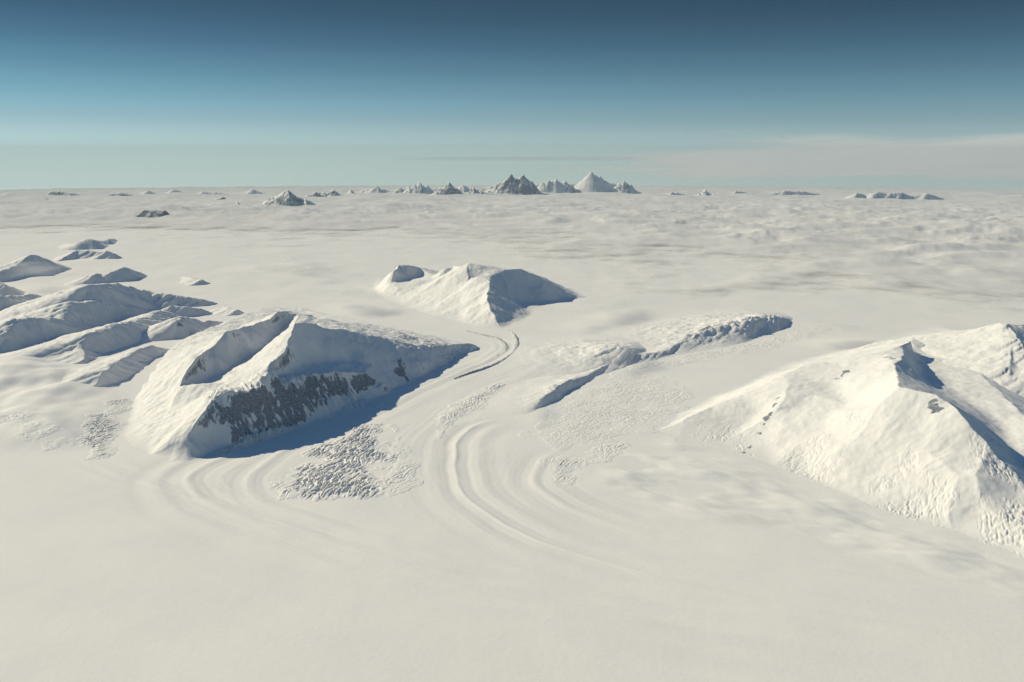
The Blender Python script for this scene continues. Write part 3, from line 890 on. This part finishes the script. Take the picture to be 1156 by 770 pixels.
# --- far peaks
def far_peak(label, pts, by, seed, kS=1.35, kD=.95, extra=(), name='mountain_peak', rough=.9, mat=None, group='snow peaks along the horizon', res=1.0, bare=0.0, spurs=()):
    rg = [far_ridge(pts, by, kS, kD)] + [far_ridge(e, by, kS, kD) for e in extra] + [far_ridge(e, [by, by + .12, by + .25], kS, kD) for e in spurs]
    rm = float(np.mean([np.hypot(*p[:2]) for p in rg[0]['P']]))
    return build_mountain(name, label, rg, seed=seed, rough=rough * 1.0, warp=.0016 * rm, lam=.02 * rm, fs=.055 * rm, gully=.55, bare=bare, mat=mat or M_FARSNOW, group=group, cat='peak',
                          dth=.0005 * res, dr=max(.06, .0018 * rm))


HZ = 'low hills along the horizon'
NK = 'nunataks in the far snow'
def peak(label, tops, by, seed, bare=0.0, group='snow peaks along the horizon', name='mountain_peak', deep=.25, skyline=(), skew=(.10, .34)):
    """a far mountain of one or more sharp tops, each with a crest running away from the camera"""
    rg = [far_ridge(skyline, by, .95, .95)]
    for (px, py, kS, kD) in tops:
        h = by - py
        rg.append(far_ridge([(px - .15 * h, by - .15 * h), (px - .04 * h, py + .35 * h), (px, py), (px + skew[0] * h + .3 * (skew[1] - skew[0]) * h, py + .35 * h), (px + skew[1] * h, by - .1 * h)],
                            [by - deep, by - .5 * deep, by, by + .5 * deep, by + deep], kS, kD))
    rm = float(np.mean([np.hypot(*p[:2]) for p in rg[0]['P']]))
    return build_mountain(name, label, rg, seed=seed, rough=.9, warp=.0016 * rm, lam=.02 * rm, fs=.05 * rm, gully=.6, bare=bare, mat=M_FARSNOW, group=group, cat='peak',
                          dth=.0005, dr=max(.06, .0018 * rm))


peak('tallest horizon peak, white left face and dark right side', [(668, 193, 1.0, .95), (656, 204, 1.1, .5), (678, 197.5, .5, .9)], 219.3, 101, skew=(.02, .55), skyline=[(672, 197), (680, 200), (689, 207), (698, 215)])
peak('white shoulder peak right of the tallest one', [(698, 205, .8, .5), (704, 202.5, .7, .7), (712, 206.5, .6, .9)], 219.6, 102, skyline=[(694, 212), (703, 205), (710, 207), (720, 217)])
peak('dark double-topped horizon peak', [(577, 195.5, .95, .7), (591, 196.5, .7, .75), (563, 205, .8, .6), (569, 202.5, .5, .5), (600, 203, .6, .7), (584, 200, .5, .5)], 220.5, 103, skyline=[(549, 217), (565, 206), (577, 198.5), (584, 202), (591, 199), (600, 205), (608, 215)], bare=.2)
peak('rounded white peak between the double top and the tallest', [(613, 205, .8, .7), (620, 202.5, .7, .8), (628, 201.5, .8, .9), (637, 203, .8, .8), (644, 206, .7, .8)], 219.5, 104, skyline=[(606, 214), (614, 206), (624, 203.5), (636, 205), (643, 207.5), (650, 216)])
peak('white blunt peak left of the dark pointed pair', [(461, 211, .9, .7), (467, 207.5, .8, .7), (473, 205.5, .8, .8), (482, 208.5, .8, 1.0)], 220.5, 105, skyline=[(455, 217), (465, 210), (472, 208), (481, 211), (492, 217)])
peak('dark pointed peak with white streak', [(497, 211, .9, .7), (507, 205, .75, .8), (515, 211.5, .7, .9)], 221.5, 106, skyline=[(486, 219), (498, 212.5), (507, 208), (515, 213.5), (524, 219)], bare=.2)
peak('low white hump right of the dark pointed peak', [(522, 207.5, .8, .8), (531, 209.5, .8, .9)], 219.6, 107, skyline=[(512, 216), (522, 209), (531, 210.5), (542, 217)])
peak('small dark cone left of the double-topped peak', [(534, 211, .9, .9), (542, 214, .7, 1.3)], 221.3, 108, skyline=[(526, 219), (534, 212.5), (542, 215), (556, 219)], bare=.2)
peak('small tidy white cone with dark right side', [(425, 209.5, 1.5, 1.2)], 219.8, 109, skyline=[(408, 218), (425, 211), (438, 218)])
peak('tiny dark cone right of the tidy white one', [(450, 210.5, .9, .9)], 219.8, 110, skyline=[(441, 218), (450, 212), (459, 218)], bare=.2)
peak('broad dark peak rising in front of the horizon', [(324, 213.5, 1.1, 1.0), (308, 222, 1.3, .9), (344, 225, 1.0, 1.2), (360, 231, 1.5, 2.4), (290, 230, 1.6, 1.0), (268, 227.5, 1.0, 1.1)], 237, 111, skyline=[(272, 236), (290, 231.5), (308, 223.5), (324, 216), (334, 221), (345, 226), (360, 232), (392, 236)], bare=.24, deep=1.0)
peak('low dark pair of tops behind the broad dark peak', [(356, 215.5, 1.1, .9), (366, 216.5, 1.0, 1.0), (376, 213.5, 1.0, 1.2)], 224, 112, skyline=[(342, 222), (356, 217), (366, 218), (376, 215), (392, 222)], bare=.3)
peak('small white tooth beside the low dark pair', [(395, 213.5, .9, .9)], 221, 113, skyline=[(388, 219.5), (395, 215), (404, 219.5)])
peak('small bright pyramid right of the tallest peak', [(796, 213.5, .8, .8), (789, 218, .9, .8), (805, 218.5, 1.0, 1.4)], 222.5, 124, skyline=[(780, 221.5), (789, 219), (796, 215.5), (805, 219.5), (816, 221.5)])
far_peak('dark flat-topped nunatak alone in the left cloud deck', [(146, 246), (158, 240), (162, 236), (175, 236), (185, 237), (190, 245)], 247, 114, name='nunatak', group=NK, bare=.34)
far_peak('small dark nunatak left of the broad dark peak', [(223, 238), (233, 232.5), (244, 238)], 239, 115, name='nunatak', group=NK, bare=.34)
far_peak('long thin dark rock line under the horizon', [(192, 227), (202, 224.5), (214, 226.5), (226, 226), (240, 225.5), (252, 221.5), (258, 226)], 228.5, 116, name='nunatak', group=NK, bare=.34)
far_peak('dark speck of rock on the left plain', [(54, 233), (59, 229.5), (65, 233)], 234, 117, name='nunatak', group=NK, bare=.34)
far_peak('low grey table hill on the left horizon', [(53, 221), (58, 215.5), (70, 215.5), (82, 217.5), (92, 221)], 222.5, 118, group=HZ, bare=.3)
far_peak('low grey hill right of the table hill', [(119, 222), (126, 217.5), (138, 216.5), (150, 219.5)], 223, 119, group=HZ, bare=.3)
far_peak('pale low swell on the left horizon', [(154, 219), (166, 214.5), (178, 219)], 220.5, 120, group=HZ)
far_peak('tiny pale top above the thin rock line', [(184, 218), (196, 213.5), (210, 218)], 220, 121, group=HZ)
far_peak('pale sloping swell at the left frame edge', [(-15, 223), (10, 217.5), (28, 220.5)], 224, 122, group=HZ, bare=.2)
far_peak('faint pale hump behind the broad dark peak', [(266, 219), (284, 213), (302, 219)], 220.5, 123, group=HZ)
far_peak('grey double swell between the table hill and the frame edge', [(20, 226), (32, 222.5), (44, 224), (52, 223), (62, 226)], 227, 129, group=HZ, bare=.25)
far_peak('flat grey hill on the snow left of the flat-topped nunatak', [(0, 240), (12, 236), (28, 237), (40, 241)], 242, 130, group=HZ, bare=.15)
far_peak('pale low hill left of the tiny pale top', [(216, 220), (230, 216), (246, 217), (262, 220)], 221.5, 131, group=HZ, bare=.1)
far_peak('long low white range joining the horizon peaks', [(392, 219), (412, 214), (424, 212.5), (440, 215), (452, 212), (462, 210.5), (474, 212), (488, 213), (500, 210.5), (512, 211.5), (522, 210), (534, 213), (548, 211), (556, 209), (574, 205), (590, 207), (604, 208), (616, 206), (628, 207.5), (640, 206), (652, 207.5), (672, 204), (690, 206), (702, 209), (714, 213), (734, 219)], 219.0, 132, kS=1.5, bare=.12)
far_peak('tiny dark-based bump left of the bright pyramid', [(746, 222), (758, 216), (766, 216.5), (778, 222)], 223, 125)
far_peak('low white bumps right of the bright pyramid', [(816, 221), (830, 216), (842, 216.5), (854, 221)], 222.5, 126)
far_peak('jagged bright white range on the right horizon', [(954, 225), (968, 218), (978, 220.5), (992, 216), (1005, 217.5), (1018, 217.5), (1030, 221.5), (1046, 218), (1066, 224)], 227, 127, kS=2.2,
         extra=[[(1005, 218.5), (1018, 225), (1024, 232)]])
far_peak('long faint swell right of the low white bumps', [(858, 220.5), (885, 214.5), (905, 215.5), (934, 220.5)], 222, 128, group=HZ)


# ================================================================== clouds
def cloud_mat(name, col, scale, lo, hi, stretch=(1, 1, 1), transl=.3, gain=.9, top=1.0):
    m, nt, N, Lk = node_mat(name)
    out = N('ShaderNodeOutputMaterial')
    df = N('ShaderNodeBsdfDiffuse'); df.inputs['Color'].default_value = (*col, 1)
    tr = N('ShaderNodeBsdfTranslucent'); tr.inputs['Color'].default_value = (*col, 1)
    mx = N('ShaderNodeMixShader'); mx.inputs[0].default_value = transl
    Lk(df.outputs[0], mx.inputs[1]); Lk(tr.outputs[0], mx.inputs[2])
    g = N('ShaderNodeNewGeometry')
    mp = N('ShaderNodeMapping'); mp.inputs['Scale'].default_value = stretch
    Lk(g.outputs['Position'], mp.inputs['Vector'])
    nz = N('ShaderNodeTexNoise'); nz.inputs['Scale'].default_value = scale; nz.inputs['Detail'].default_value = 8; nz.inputs['Roughness'].default_value = .55
    Lk(mp.outputs[0], nz.inputs['Vector'])
    at_ = N('ShaderNodeAttribute'); at_.attribute_name = 'cover'
    ad = N('ShaderNodeMath'); ad.operation = 'MULTIPLY_ADD'; ad.inputs[1].default_value = gain
    Lk(nz.outputs['Fac'], ad.inputs[0]); Lk(at_.outputs['Fac'], ad.inputs[2])
    mr = N('ShaderNodeMapRange'); mr.interpolation_type = 'SMOOTHSTEP'
    mr.inputs['From Min'].default_value = lo; mr.inputs['From Max'].default_value = hi; mr.inputs['To Max'].default_value = top
    Lk(ad.outputs[0], mr.inputs['Value'])
    tp = N('ShaderNodeBsdfTransparent')
    m2 = N('ShaderNodeMixShader')
    Lk(mr.outputs[0], m2.inputs[0]); Lk(tp.outputs[0], m2.inputs[1]); Lk(mx.outputs[0], m2.inputs[2])
    Lk(m2.outputs[0], out.inputs['Surface'])
    return m


# low stratus lying on the far snow
near_edge = plan([(-500, 262), (-200, 268), (0, 262), (150, 264), (250, 282), (330, 280), (420, 268), (470, 276), (560, 288), (640, 300), (672, 330), (690, 350), (800, 354), (900, 346),
                  (1000, 345), (1160, 356), (1500, 362), (1900, 362)], .1)
far_r = 225.0
poly = np.vstack([near_edge, [(far_r * .9, far_r * .5), (far_r * .6, far_r * .9), (0, far_r * 1.05), (-far_r * .6, far_r * .9), (-far_r * .9, far_r * .5)]])
rs2 = radii(15, 196, .00030, .012, .010)
X, Y = grid(math.radians(-40), math.radians(40), .0013, rs2)
d = area_dist(X, Y, poly)
R_ = np.hypot(X, Y)
und = .075 * fbm(X / 2.8, Y / 3.0, 5, 201) + .17 * fbm(X / 8, Y / 9, 3, 202) + .018 * fbm(X / .8, Y / .9, 3, 203)
rollx = .15 * ridged(X / 6 + .4 * perlin(X / 3, Y / 3, 204), Y / 2.4, 3, 205)
m = sstep(-3.0, 16.0, d + 3.5 * fbm(X / 4, Y / 5, 4, 206) * sstep(90, 20, R_))
Zc = .004 + m * (.10 + .06 * m + m * und + m * rollx * sstep(90, 50, R_)) + base(X, Y)
thin = .35 * fbm(X / 5, Y / 8, 4, 207) * sstep(75, 40, R_)
M_DECK = cloud_mat('stratus', (.85, .85, .84), .0006, .42, .85, (1, 1, 1), .25)
deck = mesh_from('cloud_deck', X, Y, Zc, (m[:-1, :-1] > .02), M_DECK, attrs={'cover': m * (1.05 - np.maximum(thin, 0)) - .2 * (1 - m)})
tag(deck, 'low grey cloud deck spread over the far snow to the horizon', 'cloud deck', None, 'stuff')


# thin scraps of the same cloud, added to shade grey streaks into the glacier
def scrap(label, poly, z, seed, top=.5):
    pp = plan(poly, z)
    c = pp.mean(0)
    r = np.hypot(pp[:, 0], pp[:, 1]); th = np.arctan2(pp[:, 0], pp[:, 1])
    X, Y = grid(th.min() - .01, th.max() + .01, .002, np.linspace(r.min() - .2, r.max() + .2, 160))
    w = .35 * (r.max() - r.min())
    d = area_dist(X, Y, pp)
    m = sstep(-.1 * w, w, d)
    Z = z + .035 * fbm(X / .9, Y / .9, 4, seed) + .03 * m
    o = mesh_from('cloud_scrap', X, Y, Z, m[:-1, :-1] > .01, cloud_mat('thin_cloud', (.80, .81, .81), .0011, .45, 1.25, (1, .6, 1), .35, gain=1.0, top=top),
                  attrs={'cover': m * .75 - .2}, loc=(c[0] * KM, c[1] * KM, 0))
    return tag(o, label, 'cloud', 'cloud scraps over the glacier', 'thing')


scrap('small cloud scrap added for a patch of cloud shadow between the massif and the snow mountain', [(345, 326), (390, 322), (450, 328), (455, 338), (400, 343), (350, 338)], .32, 301)
scrap('streaky cloud scrap right of the grey pyramid face', [(600, 352), (650, 334), (720, 330), (770, 342), (740, 358), (660, 366), (610, 366)], .25, 302)
scrap('long pale cloud scrap behind the snow mountain on the left', [(230, 288), (330, 276), (430, 288), (420, 312), (330, 314), (240, 304)], .30, 303)
scrap('flat cloud scrap over the dark left hills', [(-40, 300), (40, 292), (110, 298), (120, 312), (40, 318), (-40, 318)], .55, 304)
scrap('thin cloud scrap lying above the far end of the long icy step', [(880, 366), (930, 362), (1000, 366), (1005, 378), (940, 382), (885, 378)], .25, 305, .4)
scrap('soft cloud scrap spilling over the middle of the icy steps', [(655, 400), (690, 386), (735, 388), (750, 400), (720, 414), (670, 416)], .2, 306, .5)
scrap('soft mist scrap over the toe of the misty slope', [(70, 430), (100, 405), (140, 410), (150, 430), (130, 455), (90, 462)], .22, 307, .6)
scrap('soft cloud scrap on the white dome beside the nearer icy step', [(565, 455), (590, 436), (625, 440), (635, 455), (610, 476), (575, 474)], .12, 308, .5)

# high veil of cloud on the right, far beyond the haze
th = np.radians(np.linspace(-8, 62, 320)); rr = np.linspace(150, 620, 280)
T, Rr = np.meshgrid(th, rr)
X, Y = Rr * np.sin(T), Rr * np.cos(T)
edge_l = math.radians(10) - math.radians(8) * sstep(230, 340, Rr) + .05 * fbm(X / 55, Y / 85, 3, 210)
dens = sstep(0, .18, T - edge_l) * sstep(185, 250, Rr + 20 * fbm(X / 50, Y / 110, 3, 211)) * sstep(510, 410, Rr)
Zh = 11.0 + .4 * fbm(X / 55, Y / 110, 3, 212)
M_VEIL = cloud_mat('high_veil', (.97, .97, .96), .000014, .62, 1.45, (1, .5, 1), .85, gain=1.3, top=.96)
veil = mesh_from('cloud_bank', X, Y, Zh, dens[:-1, :-1] > .004, M_VEIL, attrs={'cover': dens * .8})
tag(veil, 'pale high cloud bank streaked across the right sky', 'cloud', None, 'stuff')

th = np.radians(np.linspace(-10, 11, 160)); rr = np.linspace(222, 262, 30)
T, Rr = np.meshgrid(th, rr)
X, Y = Rr * np.sin(T), Rr * np.cos(T)
dens = sstep(-.17, -.05, T) * sstep(.19, .10, T) * sstep(222, 232, Rr) * sstep(262, 250, Rr)
streak = mesh_from('cloud_streak', X, Y, 7.55 + .05 * fbm(X / 20, Y / 20, 3, 213), None, cloud_mat('thin_streak', (.55, .58, .62), .00004, .55, 1.5, (1, 1, 1), .5, gain=.9, top=.28), attrs={'cover': dens * .8})
tag(streak, 'thin grey streak of cloud above the horizon peaks', 'cloud', None, 'thing')


# ================================================================== light, air, camera
sc = bpy.context.scene
w = bpy.data.worlds.new('World')
sc.world = w
w.use_nodes = True
nt = w.node_tree
nt.nodes.clear()
N, Lk = nt.nodes.new, nt.links.new
out = N('ShaderNodeOutputWorld'); bg = N('ShaderNodeBackground')
sky = N('ShaderNodeTexSky'); sky.sky_type = 'NISHITA'; sky.sun_disc = False
sky.sun_elevation = SUN_EL
sky.sun_rotation = math.radians(298)
sky.altitude = 3000; sky.air_density = 1.0; sky.dust_density = .3; sky.ozone_density = 1.5
# seen from this height the true horizon lies below eye level: lower the sky with it
tc = N('ShaderNodeTexCoord'); sp = N('ShaderNodeSeparateXYZ'); Lk(tc.outputs['Generated'], sp.inputs[0])
az = N('ShaderNodeMath'); az.operation = 'ADD'; az.inputs[1].default_value = .034; Lk(sp.outputs['Z'], az.inputs[0])
cb = N('ShaderNodeCombineXYZ'); Lk(sp.outputs['X'], cb.inputs[0]); Lk(sp.outputs['Y'], cb.inputs[1]); Lk(az.outputs[0], cb.inputs[2])
nm = N('ShaderNodeVectorMath'); nm.operation = 'NORMALIZE'; Lk(cb.outputs[0], nm.inputs[0])
Lk(nm.outputs[0], sky.inputs['Vector'])
# thin clean polar air: deep blue soon above a pale horizon
mr = N('ShaderNodeMapRange'); mr.inputs['From Min'].default_value = 0; mr.inputs['From Max'].default_value = 1.0
Lk(az.outputs[0], mr.inputs['Value'])
rp = N('ShaderNodeValToRGB')
SKY = [(0.006, (0.631, 0.730, 0.785)), (0.023, (0.677, 0.730, 0.691)), (0.047, (0.685, 0.717, 0.635)), (0.071, (0.499, 0.559, 0.501)), (0.094, (0.355, 0.487, 0.452)), (0.118, (0.248, 0.386, 0.368)), (0.145, (0.156, 0.277, 0.284)), (0.171, (0.103, 0.195, 0.210)), (0.197, (0.076, 0.153, 0.167)), (0.235, (0.071, 0.142, 0.155)), (0.420, (0.250, 0.520, 0.620)), (1.000, (0.300, 0.620, 0.740))]
el = rp.color_ramp.elements
rp.color_ramp.interpolation = 'CARDINAL'
while len(el) < len(SKY):
    el.new(.5)
for e_, (p_, c_) in zip(el, SKY):
    e_.position = p_; e_.color = (*c_, 1)
Lk(mr.outputs[0], rp.inputs[0])
ml = N('ShaderNodeMix'); ml.data_type = 'RGBA'; ml.blend_type = 'MULTIPLY'; ml.inputs['Factor'].default_value = 1
Lk(sky.outputs[0], ml.inputs['A']); Lk(rp.outputs['Color'], ml.inputs['B'])
Lk(ml.outputs['Result'], bg.inputs[0])
bg.inputs['Strength'].default_value = .14
Lk(bg.outputs[0], out.inputs['Surface'])

# thin polar haze: one closed box of air round camera, ground and mountains
x0, x1, y0, y1, z0, z1 = -132e3, 132e3, -6e3, 200e3, -3150.0, HAZE_TOP
hm = bpy.data.meshes.new('haze')
hm.from_pydata([(x, y, z) for z in (z0, z1) for y in (y0, y1) for x in (x0, x1)], [],
               [(0, 2, 3, 1), (4, 5, 7, 6), (0, 1, 5, 4), (2, 6, 7, 3), (0, 4, 6, 2), (1, 3, 7, 5)])
hmat, hnt, HN, HL = node_mat('thin_haze')
ho = HN('ShaderNodeOutputMaterial'); hv = HN('ShaderNodeVolumePrincipled')
hv.inputs['Color'].default_value = (.70, .86, 1, 1); hv.inputs['Density'].default_value = 4.6e-6; hv.inputs['Anisotropy'].default_value = 0
HL(hv.outputs[0], ho.inputs['Volume'])
hm.materials.append(hmat)
haze = bpy.data.objects.new('haze', hm); COL.objects.link(haze); haze['kind'] = 'stuff'
haze['label'] = 'thin pale haze over the far snow and peaks'

sd = bpy.data.lights.new('sun', 'SUN'); sd.energy = 5.0; sd.angle = math.radians(.53); sd.color = (1, .885, .64)
so = bpy.data.objects.new('sun', sd); COL.objects.link(so)
from mathutils import Vector
dirv = Vector((LXY[0] * math.cos(SUN_EL), LXY[1] * math.cos(SUN_EL), -math.sin(SUN_EL)))
so.rotation_euler = dirv.to_track_quat('-Z', 'Y').to_euler()
so.location = (-8000, 3000, 9000)

cd = bpy.data.cameras.new('camera'); cam = bpy.data.objects.new('camera', cd); COL.objects.link(cam)
cd.sensor_width = 36; cd.lens = F / 1156 * 36
cd.clip_start = 50; cd.clip_end = 900000
cam.location = (0, 0, CAM_H * KM)
cam.rotation_euler = (math.pi / 2 - PITCH, 0, 0)
sc.camera = cam
sc.view_settings.view_transform = 'Standard'; sc.view_settings.look = 'None'
sc.view_settings.gamma = 1; sc.view_settings.exposure = -.09
sc.view_settings.use_curve_mapping = False
sc.cycles.max_bounces = 8; sc.cycles.diffuse_bounces = 5; sc.cycles.transparent_max_bounces = 12
